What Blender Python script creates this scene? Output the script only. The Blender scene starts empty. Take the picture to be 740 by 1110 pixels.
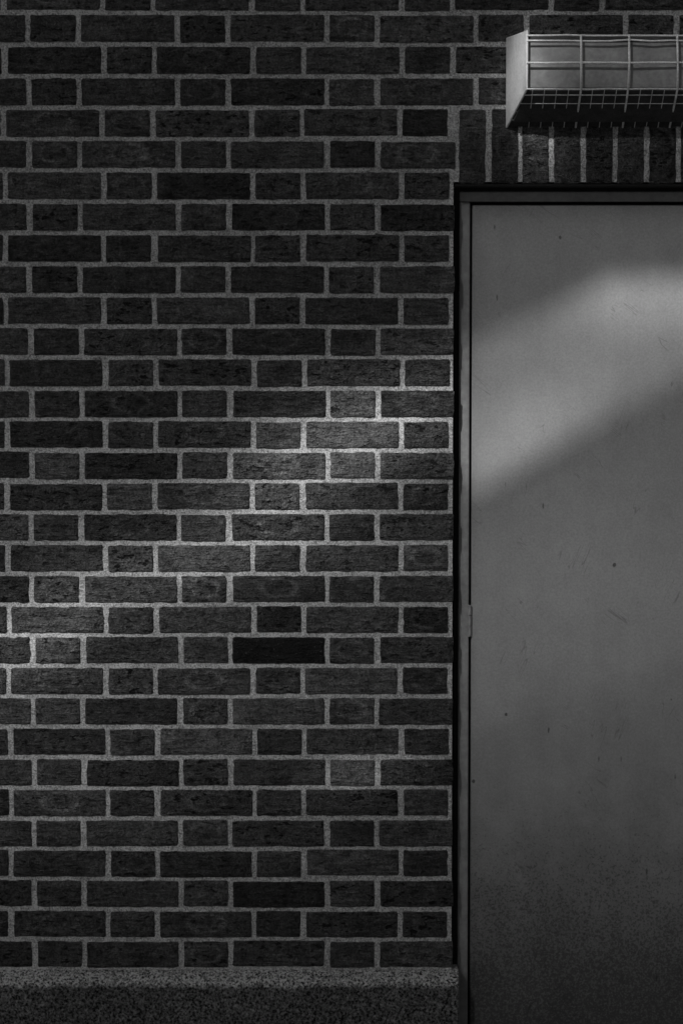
import bpy, math, random
import numpy as np
from mathutils import Vector
random.seed(7); rng=np.random.default_rng(11)
sc=bpy.context.scene
sc.view_settings.view_transform='Standard'; sc.view_settings.look='None'; sc.view_settings.exposure=0
# ---------------------------------------------------------------- camera
S=0.0022; D=6.0; TH=math.radians(3.5); ZC=1.31+D*math.tan(TH); F=(D/math.cos(TH))/S
cd=bpy.data.cameras.new("camera"); cam=bpy.data.objects.new("camera",cd); sc.collection.objects.link(cam)
cam.location=(0,-D,ZC); cam.rotation_euler=(math.pi/2-TH,0,0)
cd.lens=F/1110*36; cd.sensor_width=36; cd.clip_end=1000; sc.camera=cam
ct,st=math.cos(TH),math.sin(TH)
def P(px,py,yp=0.0):
    a=(px-370)/F; b=(555-py)/F
    dx=a; dy=ct+b*st; dz=-st+b*ct
    t=(yp+D)/dy
    return dx*t, ZC+dz*t
def PX(x,z):
    dep=D*ct-(z-ZC)*st; up=D*st+(z-ZC)*ct
    return 370+F*x/dep, 555-F*up/dep
# ---------------------------------------------------------------- helpers
def new_mat(name):
    m=bpy.data.materials.new(name); m.use_nodes=True; nt=m.node_tree
    b=nt.nodes["Principled BSDF"]
    return m,nt,b
class N:
    def __init__(s,nt): s.nt=nt; s.tc=nt.nodes.new("ShaderNodeTexCoord")
    def _in(s,sock,v):
        if v is None: return
        if isinstance(v,bpy.types.NodeSocket): s.nt.links.new(v,sock)
        else: sock.default_value=v
    def math(s,op,a,b=None,c=None,clamp=False):
        n=s.nt.nodes.new("ShaderNodeMath"); n.operation=op; n.use_clamp=clamp
        s._in(n.inputs[0],a); s._in(n.inputs[1],b); s._in(n.inputs[2],c); return n.outputs[0]
    def mapr(s,v,a,b,c,d,smooth=False):
        n=s.nt.nodes.new("ShaderNodeMapRange"); n.interpolation_type='SMOOTHSTEP' if smooth else 'LINEAR'
        s._in(n.inputs[0],v)
        for i,q in enumerate((a,b,c,d)): s._in(n.inputs[i+1],q)
        return n.outputs[0]
    def noise(s,vec,scale,detail=3,rough=.5):
        n=s.nt.nodes.new("ShaderNodeTexNoise"); s._in(n.inputs["Vector"],vec)
        n.inputs["Scale"].default_value=scale; n.inputs["Detail"].default_value=detail; n.inputs["Roughness"].default_value=rough
        return n.outputs[0]
    def voro(s,vec,scale):
        n=s.nt.nodes.new("ShaderNodeTexVoronoi"); s._in(n.inputs["Vector"],vec); n.inputs["Scale"].default_value=scale
        return n.outputs["Distance"],n.outputs["Color"]
    def mapping(s,vec,sc=(1,1,1),rot=(0,0,0)):
        n=s.nt.nodes.new("ShaderNodeMapping"); s._in(n.inputs[0],vec); n.inputs["Scale"].default_value=sc; n.inputs["Rotation"].default_value=rot
        return n.outputs[0]
    def sep(s,v):
        n=s.nt.nodes.new("ShaderNodeSeparateXYZ"); s._in(n.inputs[0],v); return n.outputs
    def attr(s,name):
        n=s.nt.nodes.new("ShaderNodeAttribute"); n.attribute_name=name; return n
    def grey(s,v):
        n=s.nt.nodes.new("ShaderNodeCombineColor")
        for i in range(3): s._in(n.inputs[i],v)
        return n.outputs[0]
    def bump(s,h,strength,dist,normal=None):
        n=s.nt.nodes.new("ShaderNodeBump"); n.inputs["Strength"].default_value=strength; n.inputs["Distance"].default_value=dist
        s._in(n.inputs["Height"],h)
        if normal is not None: s._in(n.inputs["Normal"],normal)
        return n.outputs[0]
    def mix(s,f,a,b):
        n=s.nt.nodes.new("ShaderNodeMix"); n.data_type='FLOAT'; s._in(n.inputs[0],f); s._in(n.inputs[2],a); s._in(n.inputs[3],b); return n.outputs[0]
def mesh_obj(name,verts,faces,mat,parent=None,smooth=False):
    me=bpy.data.meshes.new(name); me.from_pydata([tuple(map(float,v)) for v in verts],[],faces); me.update()
    if mat: me.materials.append(mat)
    if smooth: me.polygons.foreach_set("use_smooth",[True]*len(me.polygons))
    o=bpy.data.objects.new(name,me); sc.collection.objects.link(o)
    if parent: o.parent=parent
    return o
def empty(name):
    o=bpy.data.objects.new(name,None); sc.collection.objects.link(o); o.empty_display_size=.2; return o
def box(name,x0,x1,y0,y1,z0,z1,mat,parent=None,bev=0.0015):
    v=[(x,y,z) for x in(x0,x1) for y in(y0,y1) for z in(z0,z1)]
    f=[(0,1,3,2),(4,6,7,5),(0,4,5,1),(2,3,7,6),(0,2,6,4),(1,5,7,3)]
    o=mesh_obj(name,v,f,mat,parent)
    if bev:
        b=o.modifiers.new("bevel",'BEVEL'); b.width=bev; b.segments=2
    return o
# ---------------------------------------------------------------- materials
# brick
m_brick,nt,b=new_mat("brick"); n=N(nt)
al=n.attr("bloc"); at=n.attr("btone"); ae=n.attr("bedge")
u,v,r=n.sep(al.outputs["Vector"])[:]
off=nt.nodes.new("ShaderNodeVectorMath"); off.operation='MULTIPLY_ADD'
cx=nt.nodes.new("ShaderNodeCombineXYZ"); n._in(cx.inputs[0],r);n._in(cx.inputs[1],r);n._in(cx.inputs[2],r)
nt.links.new(cx.outputs[0],off.inputs[0]); off.inputs[1].default_value=(13,7,29); nt.links.new(n.tc.outputs["Object"],off.inputs[2])
co=off.outputs[0]
cloud=n.noise(co,14,4,.6); mid=n.noise(co,60,4,.75); fine=n.noise(co,200,2,.8)
stri=n.noise(n.mapping(co,(.16,1,1)),125,3,.75)
pitn=n.noise(n.mapping(co,(.45,1,1)),100,2,.6); pit=n.mapr(pitn,.60,.65,0,1)
r2=n.math('FRACT',n.math('MULTIPLY',r,17.7))
ragged=n.mapr(r2,.4,.85,0,1)
rr=n.math('SQRT',n.math('ADD',n.math('POWER',n.math('DIVIDE',u,.043),2),n.math('POWER',n.math('DIVIDE',n.math('SUBTRACT',v,.003),.021),2)))
wob=n.math('ADD',rr,n.math('MULTIPLY',n.math('SUBTRACT',mid,.5),.3))
ring=n.math('MULTIPLY',n.mapr(n.math('ABSOLUTE',n.math('SUBTRACT',wob,1.0)),0,.3,1,0,True),n.mapr(n.math('FRACT',n.math('MULTIPLY',r,7.31)),.6,.85,0,1))
inner=n.math('MULTIPLY',n.mapr(wob,.5,1.0,1,0,True),n.mapr(n.math('FRACT',n.math('MULTIPLY',r,3.17)),.65,1,0,.3))
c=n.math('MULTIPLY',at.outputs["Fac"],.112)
c=n.math('MULTIPLY',c,n.mapr(cloud,.25,.75,.6,1.4))
c=n.math('MULTIPLY',c,n.mapr(mid,.3,.7,.58,1.42))
c=n.math('MULTIPLY',c,n.mapr(stri,.3,.7,.55,1.45))
c=n.math('MULTIPLY',c,n.mapr(fine,.3,.7,.4,1.6))
c=n.math('MULTIPLY',c,n.math('ADD',n.math('MULTIPLY',ring,.75),1))
c=n.math('MULTIPLY',c,n.math('SUBTRACT',1,inner))
c=n.mix(n.math('MULTIPLY',pit,n.mapr(ragged,0,1,.45,.92)),c,.006)
smear=n.math('MULTIPLY',ae.outputs["Fac"],n.mapr(n.noise(co,90,3,.6),.48,.62,0,1))
c=n.mix(n.math('MULTIPLY',smear,.6),c,.38)
speck=n.mapr(n.noise(co,220,1,.5),.70,.76,0,.5)
c=n.mix(speck,c,.24)
nt.links.new(n.grey(c),b.inputs["Base Color"]); b.inputs["Roughness"].default_value=.8; b.inputs["Specular IOR Level"].default_value=.35
h=n.math('ADD',n.math('MULTIPLY',stri,1.3),n.math('ADD',n.math('MULTIPLY',fine,.9),n.math('MULTIPLY',mid,n.mapr(ragged,0,1,1.0,3.0))))
h=n.math('SUBTRACT',h,n.math('MULTIPLY',pit,n.mapr(ragged,0,1,.7,2.0)))
nt.links.new(n.bump(h,1,.008),b.inputs["Normal"])
# mortar
def mortar_mat(name,base,lo,hi,grain=430,ztop=None,bd=.004):
    m,nt,b=new_mat(name); n=N(nt); o=n.tc.outputs["Object"]
    g=n.noise(o,grain,2,.75); g2=n.noise(o,grain*.45,2,.6); cl=n.noise(o,7,4,.6); c2=n.noise(o,38,3,.6)
    c=n.math('MULTIPLY',n.mapr(g,.3,.7,lo,hi),base)
    c=n.math('MULTIPLY',c,n.mapr(cl,.3,.7,.78,1.15)); c=n.math('MULTIPLY',c,n.mapr(c2,.3,.7,.78,1.15))
    c=n.math('MULTIPLY',c,n.mapr(g2,.3,.7,.75,1.2))
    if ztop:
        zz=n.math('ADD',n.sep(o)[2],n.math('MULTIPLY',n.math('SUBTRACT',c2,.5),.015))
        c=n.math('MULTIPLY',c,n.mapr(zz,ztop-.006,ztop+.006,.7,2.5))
    c=n.math('MINIMUM',n.math('MAXIMUM',c,.01),.8)
    nt.links.new(n.grey(c),b.inputs["Base Color"]); b.inputs["Roughness"].default_value=.95; b.inputs["Specular IOR Level"].default_value=.15
    nt.links.new(n.bump(n.math('ADD',g,g2),.9,bd),b.inputs["Normal"])
    return m
z_pl=P(370,1051)[1]; z_ch=P(370,1069,-.035)[1]
m_mortar=mortar_mat("mortar",.68,.35,1.6,220)
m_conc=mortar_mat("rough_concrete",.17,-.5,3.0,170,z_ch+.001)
m_asph=mortar_mat("asphalt",.05,.4,1.6,120)
# door paint
m_door,nt,b=new_mat("weathered_door_paint"); n=N(nt); o=n.tc.outputs["Object"]
z=n.sep(o)[2]; x=n.sep(o)[0]
cl=n.noise(o,2.2,5,.6); c2=n.noise(o,11,5,.65); fine=n.noise(o,200,3,.7)
streak=n.noise(n.mapping(o,(14,1,.8)),1.4,4,.6)
c=n.math('MULTIPLY',n.mapr(cl,.3,.7,.92,1.07),.32)
c=n.math('MULTIPLY',c,n.mapr(c2,.3,.7,.93,1.06)); c=n.math('MULTIPLY',c,n.mapr(streak,.3,.7,.95,1.03)); c=n.math('MULTIPLY',c,n.mapr(fine,.3,.7,.86,1.14))
zz=n.math('ADD',z,n.math('MULTIPLY',n.math('SUBTRACT',c2,.5),.3))
dirt=n.mapr(zz,.05,1.0,1,0,True)
sp=n.noise(o,110,3,.75); sp2=n.noise(o,230,1,.6)
th=n.mapr(dirt,0,1,.74,.40)
spots=n.math('MULTIPLY',n.mapr(n.math('SUBTRACT',n.math('ADD',n.math('MULTIPLY',sp,.5),n.math('MULTIPLY',sp2,.5)),th),0,.12,0,1),.5)
c=n.math('MULTIPLY',c,n.mapr(dirt,0,1,1,.45)); c=n.math('MULTIPLY',c,n.math('SUBTRACT',1,spots))
def nicks(scale,rot,sx,r0,r1,p,strength):
    vd,vc=n.voro(n.mapping(o,sx,(0,rot,0)),scale); vs_=n.sep(vc)
    return n.math('MULTIPLY',n.mapr(n.math('ADD',vd,n.math('MULTIPLY',n.math('SUBTRACT',sp,.5),.12)),r0,r1,1,0),n.mapr(vs_[0],p,p+.01,0,strength))
mk=nicks(15,0,(1,1,.8),.05,.07,.68,1)
mk=n.math('MAXIMUM',mk,nicks(30,.6,(1,1,.35),.05,.09,.80,.9))
mk=n.math('MAXIMUM',mk,nicks(26,-.9,(1,1,.22),.03,.06,.82,.8))
def scr(rot,scale,seedsc):
    mp=n.mapping(o,(seedsc,1,1),(0,rot,0))
    a=n.noise(n.mapping(mp,(9,1,1)),scale,1,.4); k=n.noise(mp,scale*1.3,2,.5)
    return n.math('MULTIPLY',n.mapr(n.math('ABSOLUTE',n.math('SUBTRACT',a,.5)),.0,.014,1,0),n.mapr(k,.60,.64,0,1))
s1=scr(.9,7,1); s2=scr(-.5,6,1.3)
mk=n.math('MAXIMUM',mk,n.math('MULTIPLY',n.math('MAXIMUM',s1,s2),.5))
c=n.math('MULTIPLY',c,n.math('SUBTRACT',1,n.math('MULTIPLY',mk,.7)))
nt.links.new(n.grey(c),b.inputs["Base Color"])
nt.links.new(n.mapr(c2,.3,.7,.5,.6),b.inputs["Roughness"]); b.inputs["Specular IOR Level"].default_value=.35
nt.links.new(n.bump(n.math('ADD',n.math('MULTIPLY',fine,.3),n.math('MULTIPLY',mk,-1)),.35,.0015),b.inputs["Normal"])
def simple(name,base,var=.2,rough=.6,metal=0,scale=40):
    m,nt,b=new_mat(name); n=N(nt); o=n.tc.outputs["Object"]
    a=n.noise(o,scale,5,.65); a2=n.noise(o,scale*8,3,.6)
    c=n.math('MULTIPLY',n.mapr(a,.3,.7,1-var,1+var),base); c=n.math('MULTIPLY',c,n.mapr(a2,.3,.7,1-var*.6,1+var*.6))
    nt.links.new(n.grey(c),b.inputs["Base Color"]); b.inputs["Roughness"].default_value=rough; b.inputs["Metallic"].default_value=metal
    nt.links.new(n.bump(a2,.3,.001),b.inputs["Normal"]); return m
m_frame=simple("frame_paint",.30,.2,.45,scale=9)
m_dark=simple("near_black",.012,.2,.9)
m_plate=simple("white_enamel",.78,.14,.55,scale=22)
m_wire=simple("galvanised_wire",.78,.25,.5)
m_diff=simple("dirty_diffuser",.30,.25,.4,scale=9)
m_under=simple("lamp_underside",.05,.4,.8)
m_steel=simple("painted_steel",.1,.3,.6)
# ---------------------------------------------------------------- wall layout
xo0=P(491,620)[0]
W_open=0.985; xo1=xo0+W_open
z48=P(370,48)[1]; C=(z48-z_pl)/30.0
z_top=z_pl+58*C
zs_bot=P(600,199)[1]
k_s=28
z_s_top=z_pl+k_s*C
J=.0112; JX=.0130; PER=.352; SW=.2198; HW=PER-SW-2*JX
xa=(12-370)*S-.0008
brickV=[];brickF=[];loc=[];tone=[];edge=[];nv=0
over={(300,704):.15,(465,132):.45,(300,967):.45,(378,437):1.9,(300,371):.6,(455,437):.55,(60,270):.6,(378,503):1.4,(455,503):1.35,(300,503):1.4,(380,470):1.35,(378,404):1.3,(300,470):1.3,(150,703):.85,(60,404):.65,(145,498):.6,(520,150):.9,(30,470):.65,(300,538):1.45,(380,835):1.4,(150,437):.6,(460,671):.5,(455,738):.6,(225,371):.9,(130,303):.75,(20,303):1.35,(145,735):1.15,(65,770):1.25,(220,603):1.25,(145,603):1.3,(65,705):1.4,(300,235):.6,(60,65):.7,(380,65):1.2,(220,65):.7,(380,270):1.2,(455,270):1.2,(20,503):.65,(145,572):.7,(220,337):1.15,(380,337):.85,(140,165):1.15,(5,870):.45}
def add_brick(x0,x1,z0,z1,fine,t=None,vert=False):
    global nv
    w=x1-x0;h=z1-z0
    if w<.012: return
    dx,dz=rng.normal(0,.0008,2); x0+=dx;x1+=dx;z0+=dz;z1+=dz
    dd=rng.normal(0,.0005)
    ins=.0024
    if fine: ni=max(2,int(w/.012)); nj=max(2,int(h/.012))
    else: ni=nj=2
    U=np.concatenate([[0,0],np.linspace(ins,w-ins,ni+1),[w,w]]); V=np.concatenate([[0,0],np.linspace(ins,h-ins,nj+1),[h,h]])
    nu,nw=len(U),len(V)
    I,Jx=np.meshgrid(np.arange(nu),np.arange(nw),indexing='ij')
    du=np.minimum(I,nu-1-I); dv=np.minimum(Jx,nw-1-Jx); dm=np.minimum(du,dv)
    X=U[I]+x0; Z=V[Jx]+z0
    y=np.where(dm==0,.10,np.where(dm==1,.0022,0.0))
    corner=(du<=1)&(dv<=1)
    cr=np.where(corner,.0015,0)
    sx=np.where(I<nu/2,1,-1); sz=np.where(Jx<nw/2,1,-1)
    X=X+cr*sx; Z=Z+cr*sz
    ph=rng.uniform(0,6.28,8); fr=rng.uniform(30,90,4); a=.0004
    wz=a*(np.sin(X*fr[0]+ph[0])+np.sin(X*fr[1]*2+ph[1])); wx=a*(np.sin(Z*fr[2]+ph[2])+np.sin(Z*fr[3]*2+ph[3]))
    X=X+wx*(du<=2); Z=Z+wz*(dv<=2)
    if fine:
        jx=rng.normal(0,.0005,X.shape); jz=rng.normal(0,.0005,X.shape)
        m=(dm<=2)
        X=X+jx*m; Z=Z+jz*m
        y=y+np.where(dm==2,np.abs(rng.normal(0,.0005,X.shape)),0)+np.where(dm>2,rng.normal(0,.0002,X.shape),0)
        y=y+.0004*np.sin(X*fr[1]+ph[4])*(dm>=1)
        if rng.random()<.2:
            ci=rng.choice([1,nu-2]);cj=rng.choice([1,nw-2])
            d=np.hypot(I-ci,Jx-cj); y=np.where((d<1.3)&(dm>=1),y+rng.uniform(.002,.004),y)
    y=y+dd
    r=rng.random()
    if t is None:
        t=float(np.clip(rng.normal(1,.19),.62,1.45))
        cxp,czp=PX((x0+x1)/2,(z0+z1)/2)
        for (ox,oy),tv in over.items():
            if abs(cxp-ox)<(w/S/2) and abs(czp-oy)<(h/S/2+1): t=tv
    brickV.append(np.stack([X,y,Z],-1).reshape(-1,3))
    uu=(X-(x0+x1)/2); vv=(Z-(z0+z1)/2)
    if vert: uu,vv=vv,uu
    elif w<.15: uu=uu*1.25
    loc.append(np.stack([uu,vv,np.full(X.shape,r)],-1).reshape(-1,3))
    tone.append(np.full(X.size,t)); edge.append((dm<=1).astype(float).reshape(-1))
    base=nv
    idx=base+np.arange(nu*nw).reshape(nu,nw)
    q=np.stack([idx[:-1,:-1],idx[1:,:-1],idx[1:,1:],idx[:-1,1:]],-1).reshape(-1,4)
    brickF.append(q); nv+=nu*nw
XL,XR=-3.0,3.4
def clip_add(a,bb,z0,z1,k):
    segs=[(a,bb)]
    zc=(z0+z1)/2
    def cut(segs,c0,c1):
        out=[]
        for s,e in segs:
            if e<=c0 or s>=c1: out.append((s,e))
            else:
                if s<c0-.02: out.append((s,c0))
                if e>c1+.02: out.append((c1,e))
        return out
    if zc<z_s_top:
        if zc>zs_bot-.01: segs=cut(segs,xo0+.001,xo1+.004)
        else: segs=cut(segs,xo0,xo1)
    for s,e in segs:
        f=(-.9<(s+e)/2<.9 and zc<2.7)
        add_brick(s,e,z0,z1,f)
for k in range(0,58):
    z0=z_pl+k*C+J/2; z1=z_pl+(k+1)*C-J/2
    typeA=(k%2==1)
    x=xa-10*PER if typeA else xa-10*PER+(SW-HW)/2
    x+=rng.normal(0,.0015)
    while x<XR:
        if typeA: w1,w2=SW,HW
        else: w1,w2=HW,SW
        clip_add(x,x+w1,z0,z1,k); x+=w1+JX
        clip_add(x,x+w2,z0,z1,k); x+=w2+JX
xs=P(497.5,160)[0]; pitch=.0748
while xs+.06<xo1+.01:
    add_brick(xs,xs+pitch-.0125,zs_bot,z_s_top-J/2,True,t=float(np.clip(rng.normal(.85,.15),.5,1.2)),vert=True); xs+=pitch
brick_wall=empty("brick_wall")
Vt=np.concatenate(brickV);Fc=np.concatenate(brickF)
me=bpy.data.meshes.new("bricks"); me.from_pydata(Vt.tolist(),[],Fc.tolist()); me.update(); me.materials.append(m_brick)
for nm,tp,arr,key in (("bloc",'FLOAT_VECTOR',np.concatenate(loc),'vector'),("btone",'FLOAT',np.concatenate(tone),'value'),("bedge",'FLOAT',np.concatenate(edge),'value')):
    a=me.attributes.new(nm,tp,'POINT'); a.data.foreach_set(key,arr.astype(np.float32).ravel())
me.polygons.foreach_set("use_smooth",[True]*len(me.polygons))
ob=bpy.data.objects.new("bricks",me); sc.collection.objects.link(ob); ob.parent=brick_wall
def sheet(name,x0,x1,z0,z1,step,y,mat,parent,jit=.0006):
    nx=max(1,int((x1-x0)/step));nz=max(1,int((z1-z0)/step))
    X,Z=np.meshgrid(np.linspace(x0,x1,nx+1),np.linspace(z0,z1,nz+1),indexing='ij')
    Y=y+np.clip(rng.normal(0,jit,X.shape),-.0011,.002)
    idx=np.arange(X.size).reshape(X.shape)
    q=np.stack([idx[:-1,:-1],idx[1:,:-1],idx[1:,1:],idx[:-1,1:]],-1).reshape(-1,4)
    return mesh_obj(name,np.stack([X,Y,Z],-1).reshape(-1,3),q.tolist(),mat,parent,True)
ym=.0042; e=.002
sheet("mortar_left_far",XL,-.9,0,z_top,.05,ym,m_mortar,brick_wall)
sheet("mortar_left",-.9,xo0-e,.1,2.7,.005,ym,m_mortar,brick_wall)
sheet("mortar_left_upper",-.9,xo0-e,2.7,z_top,.05,ym,m_mortar,brick_wall)
sheet("mortar_lintel",xo0-e,.95,zs_bot+.004,2.7,.005,ym,m_mortar,brick_wall)
sheet("mortar_lintel_side",.95,xo1+e,zs_bot+.004,2.7,.02,ym,m_mortar,brick_wall)
sheet("mortar_upper",xo0-e,xo1+e,2.7,z_top,.05,ym,m_mortar,brick_wall)
sheet("mortar_right",xo1+e,XR,0,z_top,.05,ym,m_mortar,brick_wall)
YF=.050
mesh_obj("reveal_left",[(xo0-e,ym,0),(xo0-e,.3,0),(xo0-e,.3,zs_bot+.004),(xo0-e,ym,zs_bot+.004)],[(0,1,2,3)],m_mortar,brick_wall)
mesh_obj("reveal_right",[(xo1+e,ym,0),(xo1+e,.3,0),(xo1+e,.3,zs_bot+.004),(xo1+e,ym,zs_bot+.004)],[(0,1,2,3)],m_mortar,brick_wall)
box("steel_lintel",xo0+.0005,xo1-.0005,-.0015,.09,zs_bot-.007,zs_bot-.0008,m_dark,brick_wall,.001)
box("wall_core",XL,XR,.31,.5,0,z_top,m_mortar,brick_wall,0)
# ---------------------------------------------------------------- plinth
def plinth(name,x0,x1):
    step=.006 if x1<1 else .03
    z1=z_ch; zt=z_pl-.001
    L=[]
    for i in range(8): t=i/7; L.append((-.001+(-.036)*t-.004*math.sin(math.pi*t),zt+(z1-zt)*t))
    for i in range(1,int(z1/.007)+1): L.append((-.037,z1*(1-i/int(z1/.007))))
    prof=[(.10,zt)]+L
    xsn=np.arange(x0,x1+1e-6,step); xsn[-1]=x1
    if x1<1: xsn=np.concatenate([np.arange(x0,-.95,.05),np.arange(-.95,x1-.003,.005),[x1]])
    n1=len(xsn);n2=len(prof); vs=[]
    for i,xx in enumerate(xsn):
        for j,(yy,zz) in enumerate(prof):
            jt=0 if j==0 else rng.normal(0,.0011)
            vs.append((xx+(-.002 if (i==n1-1 and j==0) else 0),yy+jt,zz+(rng.normal(0,.0006) if 0<j<n2-1 else 0)))
    fs=[(i*n2+j,i*n2+j+1,(i+1)*n2+j+1,(i+1)*n2+j) for i in range(n1-1) for j in range(n2-1)]
    for i in (0,n1-1):
        vs.append((xsn[i],.10,0)); fs.append(tuple([i*n2+j for j in range(n2)]+[len(vs)-1]))
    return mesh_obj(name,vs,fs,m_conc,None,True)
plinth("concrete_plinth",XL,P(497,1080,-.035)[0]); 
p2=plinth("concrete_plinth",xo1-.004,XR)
# ---------------------------------------------------------------- door
door=empty("metal_door")
def xz(px,py,y=YF): return P(px,py,y)
xf0=xz(496.5,620)[0]; xf1=xz(508,620)[0]; xl0=xz(510.5,620)[0]
zf1=xz(600,207.5)[1]; zf0=xz(600,219)[1]; zl1=xz(600,222)[1]
xrf1=xo1-(xf0-xo0); xrf0=xrf1-(xf1-xf0); xl1=xrf0-(xl0-xf1)
box("dark_strip_left",xo0-.001,xf0+.001,YF+.006,YF+.05,0,zs_bot+.003,m_dark,door,0)  # near-black strips fill the gap between frame and brickwork
box("dark_strip_right",xrf1-.001,xo1+.001,YF+.006,YF+.05,0,zs_bot+.003,m_dark,door,0)
box("dark_strip_head",xf0+.001,xrf1-.001,YF+.006,YF+.05,zf1-.001,zs_bot+.003,m_dark,door,0)
box("frame_jamb_left",xf0,xf1,YF,YF+.09,.0,zf0,m_frame,door,.003)
box("frame_jamb_right",xrf0,xrf1,YF,YF+.09,.0,zf0,m_frame,door,.003)
box("frame_head",xf0,xrf1,YF,YF+.09,zf0+.0008,zf1,m_frame,door,.003)
box("frame_stop",xf1-.002,xrf0+.002,YF+.06,YF+.08,.03,zf0+.002,m_dark,door,0)
box("door_leaf",xl0,xl1,YF+.004,YF+.048,.035,zl1,m_door,door,.002)
def hinge(zc):
    for i,(a,bb) in enumerate(((-.038,-.013),(-.012,.012),(.013,.038))):
        bpy.ops.mesh.primitive_cylinder_add(vertices=20,radius=.0046,depth=bb-a,location=((xf1+xl0)/2-.001,YF-.0,zc+(a+bb)/2))
        o=bpy.context.object; o.name="hinge_knuckle"; o.parent=door; o.data.materials.append(m_frame)
        bv=o.modifiers.new("b",'BEVEL'); bv.width=.0008
hinge(xz(508,673)[1])
hx=xl1-.07; hz=1.02
box("handle_plate",hx-.022,hx+.022,YF-.004,YF+.0035,hz-.1,hz+.1,m_wire,door,.003)
box("handle_neck",hx-.009,hx+.009,YF-.05,YF-.0042,hz+.02,hz+.038,m_wire,door,.004)
box("handle_lever",hx-.115,hx-.0095,YF-.049,YF-.034,hz+.021,hz+.037,m_wire,door,.005)
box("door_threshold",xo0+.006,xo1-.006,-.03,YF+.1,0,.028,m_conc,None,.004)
# ---------------------------------------------------------------- caged wall lamp
lamp=empty("caged_wall_light"); yF=-.125
xb,zbt=P(548,41,-.004); _,zbb=P(548,139,-.004)
xfr,zft=P(570,33,yF); _,zfb=P(570,97,yF)
LX=2*((xo0+xo1)/2)
def mir(x): return LX-x
for sgn,nm in ((0,"end_plate_left"),(1,"end_plate_right")):
    f=(lambda q:q) if sgn==0 else mir
    pts=[(xb,-.004,zbt),(xfr,yF,zft),(xfr,yF,zfb),(xb,-.004,zbb)]
    vs=[(f(a),y_,z_) for a,y_,z_ in pts]+[(f(a+.005),y_,z_) for a,y_,z_ in pts]
    o=mesh_obj(nm,vs,[(0,1,2,3),(4,7,6,5),(0,4,5,1),(1,5,6,2),(2,6,7,3),(3,7,4,0)],m_plate,lamp)
    bv=o.modifiers.new("b",'BEVEL');bv.width=.0012
def prism(name,prof,xa_,xb_,mat):
    k=len(prof); vs=[(xa_(y_),y_,z_) for y_,z_ in prof]+[(xb_(y_),y_,z_) for y_,z_ in prof]
    fs=[tuple(range(k)),tuple(range(2*k-1,k-1,-1))]+[(i,i+k,(i+1)%k+k,(i+1)%k) for i in range(k)]
    return mesh_obj(name,vs,fs,mat,lamp)
def xin(y_,add=.0055): 
    t=(-.004-y_)/(-.004-yF); return xb+(xfr-xb)*t+add
g=.014
prism("lamp_body",[(-.002,zbt-.006),(yF+g,zft-.010),(yF+g,zft-.022),(-.03,zft-.022),(-.03,zbb+.02),(-.002,zbb+.004)],xin,lambda y_:mir(xin(y_)),m_under)
prism("diffuser",[(-.032,zft-.024),(yF+g+.001,zft-.024),(yF+g+.001,zfb+.006),(-.032,zbb+.034)],lambda y_:xin(y_,.008),lambda y_:mir(xin(y_,.008)),m_diff)
prism("louvre_tray",[(yF+g-.001,zfb+.004),(yF+g-.001,zfb-.002),(-.034,zbb+.012),(-.034,zbb+.030)],lambda y_:xin(y_,.007),lambda y_:mir(xin(y_,.007)),m_under)
def wire(name,pts,r=.0016,mat=m_wire):
    cu=bpy.data.curves.new(name,'CURVE'); cu.dimensions='3D'; cu.bevel_depth=r; cu.bevel_resolution=3
    sp=cu.splines.new('POLY'); sp.points.add(len(pts)-1)
    for i,p in enumerate(pts): sp.points[i].co=(*p,1)
    cu.materials.append(mat); o=bpy.data.objects.new(name,cu); sc.collection.objects.link(o); o.parent=lamp; return o
def zrow(py): return P(650,py,yF)[1]
for i,py in enumerate((38.5,44,68,96.5)):
    zz=zrow(py)
    x0_,x1_=xin(yF,.001),mir(xin(yF,.001)); k=14
    wire("cage_bar",[(x0_+(x1_-x0_)*q/k,yF+(rng.normal(0,.0008) if 0<q<k else 0),zz+(rng.normal(0,.0005) if 0<q<k else 0)) for q in range(k+1)],.0021 if i!=2 else .0026)
for t in (.16,.38,.6,.82):
    y_=yF*(1-t)-.006*t; zz=zrow(96.5)*(1-t)+(zbb+.004)*t
    wire("cage_bar",[(xin(y_,.001),y_,zz),(mir(xin(y_,.001)),y_,zz)],.0014)
px=577
while True:
    X0=P(px,60,yF)[0]
    if X0>mir(xfr)-.01: break
    big=((px-577)%52<1 and px>577)
    if big:
        wire("cage_hoop",[(X0,-.004,zbt-.002),(X0,yF-.0025,zrow(38.5)),(X0+rng.normal(0,.0012),yF-.003,zrow(70)),(X0+rng.normal(0,.001),yF-.0025,zrow(96.5)-.001),(X0,-.006,zbb+.002)],.0026)
    else:
        wire("cage_rib",[(X0,yF-.002,zrow(97)),(X0,-.006,zbb+.002)],.0010)
    px+=13
# ---------------------------------------------------------------- ground
mesh_obj("ground",[(-150,-150,0),(150,-150,0),(150,150,0),(-150,150,0)],[(0,1,2,3)],m_asph)
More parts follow.
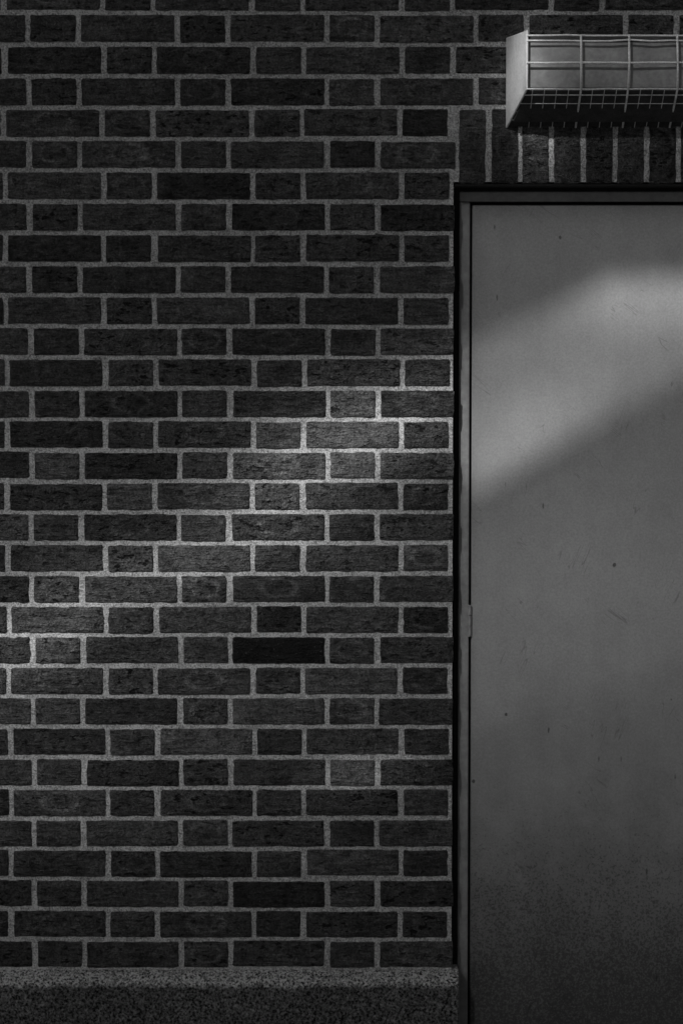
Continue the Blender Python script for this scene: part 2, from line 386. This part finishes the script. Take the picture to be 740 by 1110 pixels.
# ---------------------------------------------------------------- sun, sky
EL=math.radians(35); AZ=math.radians(25)
d=Vector((math.sin(AZ)*math.cos(EL),math.cos(AZ)*math.cos(EL),-math.sin(EL)))
sd=bpy.data.lights.new("sun",'SUN'); sd.energy=4.6; sd.angle=math.radians(.5); sd.color=(1,1,1)
so=bpy.data.objects.new("sun",sd); sc.collection.objects.link(so); so.rotation_euler=d.to_track_quat('-Z','Y').to_euler(); so.location=(-6,-12,10)
w=bpy.data.worlds.new("World"); sc.world=w; w.use_nodes=True; wn=w.node_tree
bg=wn.nodes["Background"]; sk=wn.nodes.new("ShaderNodeTexSky"); sk.sky_type='NISHITA'; sk.sun_disc=False
sk.sun_elevation=EL; sk.sun_rotation=math.pi+AZ
bw=wn.nodes.new("ShaderNodeRGBToBW"); wn.links.new(sk.outputs[0],bw.inputs[0]); wn.links.new(bw.outputs[0],bg.inputs[0]); bg.inputs[1].default_value=.017
# ------------------------------------------- added unseen screen: slat widths shaped to throw the wanted sunlight pattern
def sstep(a,b_,x): t=np.clip((x-a)/(b_-a),0,1); return t*t*(3-2*t)
def T(px,py):
    g=lambda cx,cy,sx,sy,sl=0: np.exp(-((px-cx)/sx)**2-((py-cy-sl*(px-cx))/sy)**2)
    wallm=1-sstep(490,500,px)
    dm=1-wallm
    t=wallm*(.038+.115*g(240,640,380,210)+.05*g(40,720,220,200))
    t=t+wallm*(.60*g(430,456,95,44,-.38)+.30*g(310,490,65,56,-.5)+.26*g(310,560,85,46,-.4)+.42*g(15,700,100,42,-.35)+.22*g(180,612,120,32,-.25))
    t=t+wallm*(.10*g(360,600,130,24,-.1)+.26*g(390,838,50,14,-.15)+.06*g(60,850,150,80))
    top=np.where(px<655,350-(px-505)*.48,278-(px-655)*.02); bot=518-(px-505)*.57
    band=sstep(-5,14,py-top)*sstep(-2,5,bot-py)
    inten=.27+.40*sstep(560,680,px)*np.exp(-((py-302)/40)**2)+.30*np.exp(-((px-545)/80)**2-((py-(bot-36))/42)**2)
    base=.150*(1-.60*sstep(780,1100,py))+.045*g(600,620,160,110)
    low=sstep(-12,12,(775-(px-510)*.35)-py)*sstep(-20,60,py-bot)
    t=t+dm*(base*sstep(150,240,py)+band*inten+low*.04)
    t=np.where(py<205,.038,t)
    t=t+.55*g(585,108,30,58)*(py<205)+.14*g(700,95,150,45)*(py<205)
    return np.clip(t,.03,.96)
tt=8.0; pitch_s=.014
X0,X1,Z0,Z1=-2.2,2.4,-.2,3.2
screen=empty("added_light_screen")
nsl=int((X1-X0)/pitch_s); nz=320
zs=np.linspace(Z0,Z1,nz)
vs=[];fs=[]
for i in range(nsl):
    xc=X0+(i+.5)*pitch_s
    tp,tq=PX(np.full(nz,xc),zs); hw=pitch_s*(1-T(tp,tq))/2
    b0=len(vs)
    for j in range(nz):
        vs.append((xc-hw[j]-d.x*tt,-d.y*tt,zs[j]-d.z*tt)); vs.append((xc+hw[j]-d.x*tt,-d.y*tt,zs[j]-d.z*tt))
    fs+=[(b0+2*j,b0+2*j+1,b0+2*j+3,b0+2*j+2) for j in range(nz-1)]
mesh_obj("light_pattern_slats",vs,fs,m_steel,screen)
sx0,sx1=X0-d.x*tt,X1-d.x*tt; sz0,sz1=Z0-d.z*tt,Z1-d.z*tt; sy=-d.y*tt
box("added_screen_top_rail",sx0-.1,sx1+.1,sy-.05,sy+.05,sz1+.002,sz1+.12,m_steel,screen,.004)
box("added_screen_bottom_rail",sx0-.1,sx1+.1,sy-.05,sy+.05,sz0-.12,sz0-.002,m_steel,screen,.004)
box("added_screen_post_left",sx0-.22,sx0-.102,sy-.06,sy+.06,0,sz1+.2,m_steel,screen,.004)
box("added_screen_post_right",sx1+.102,sx1+.22,sy-.06,sy+.06,0,sz1+.2,m_steel,screen,.004)
print("bricks verts",nv)
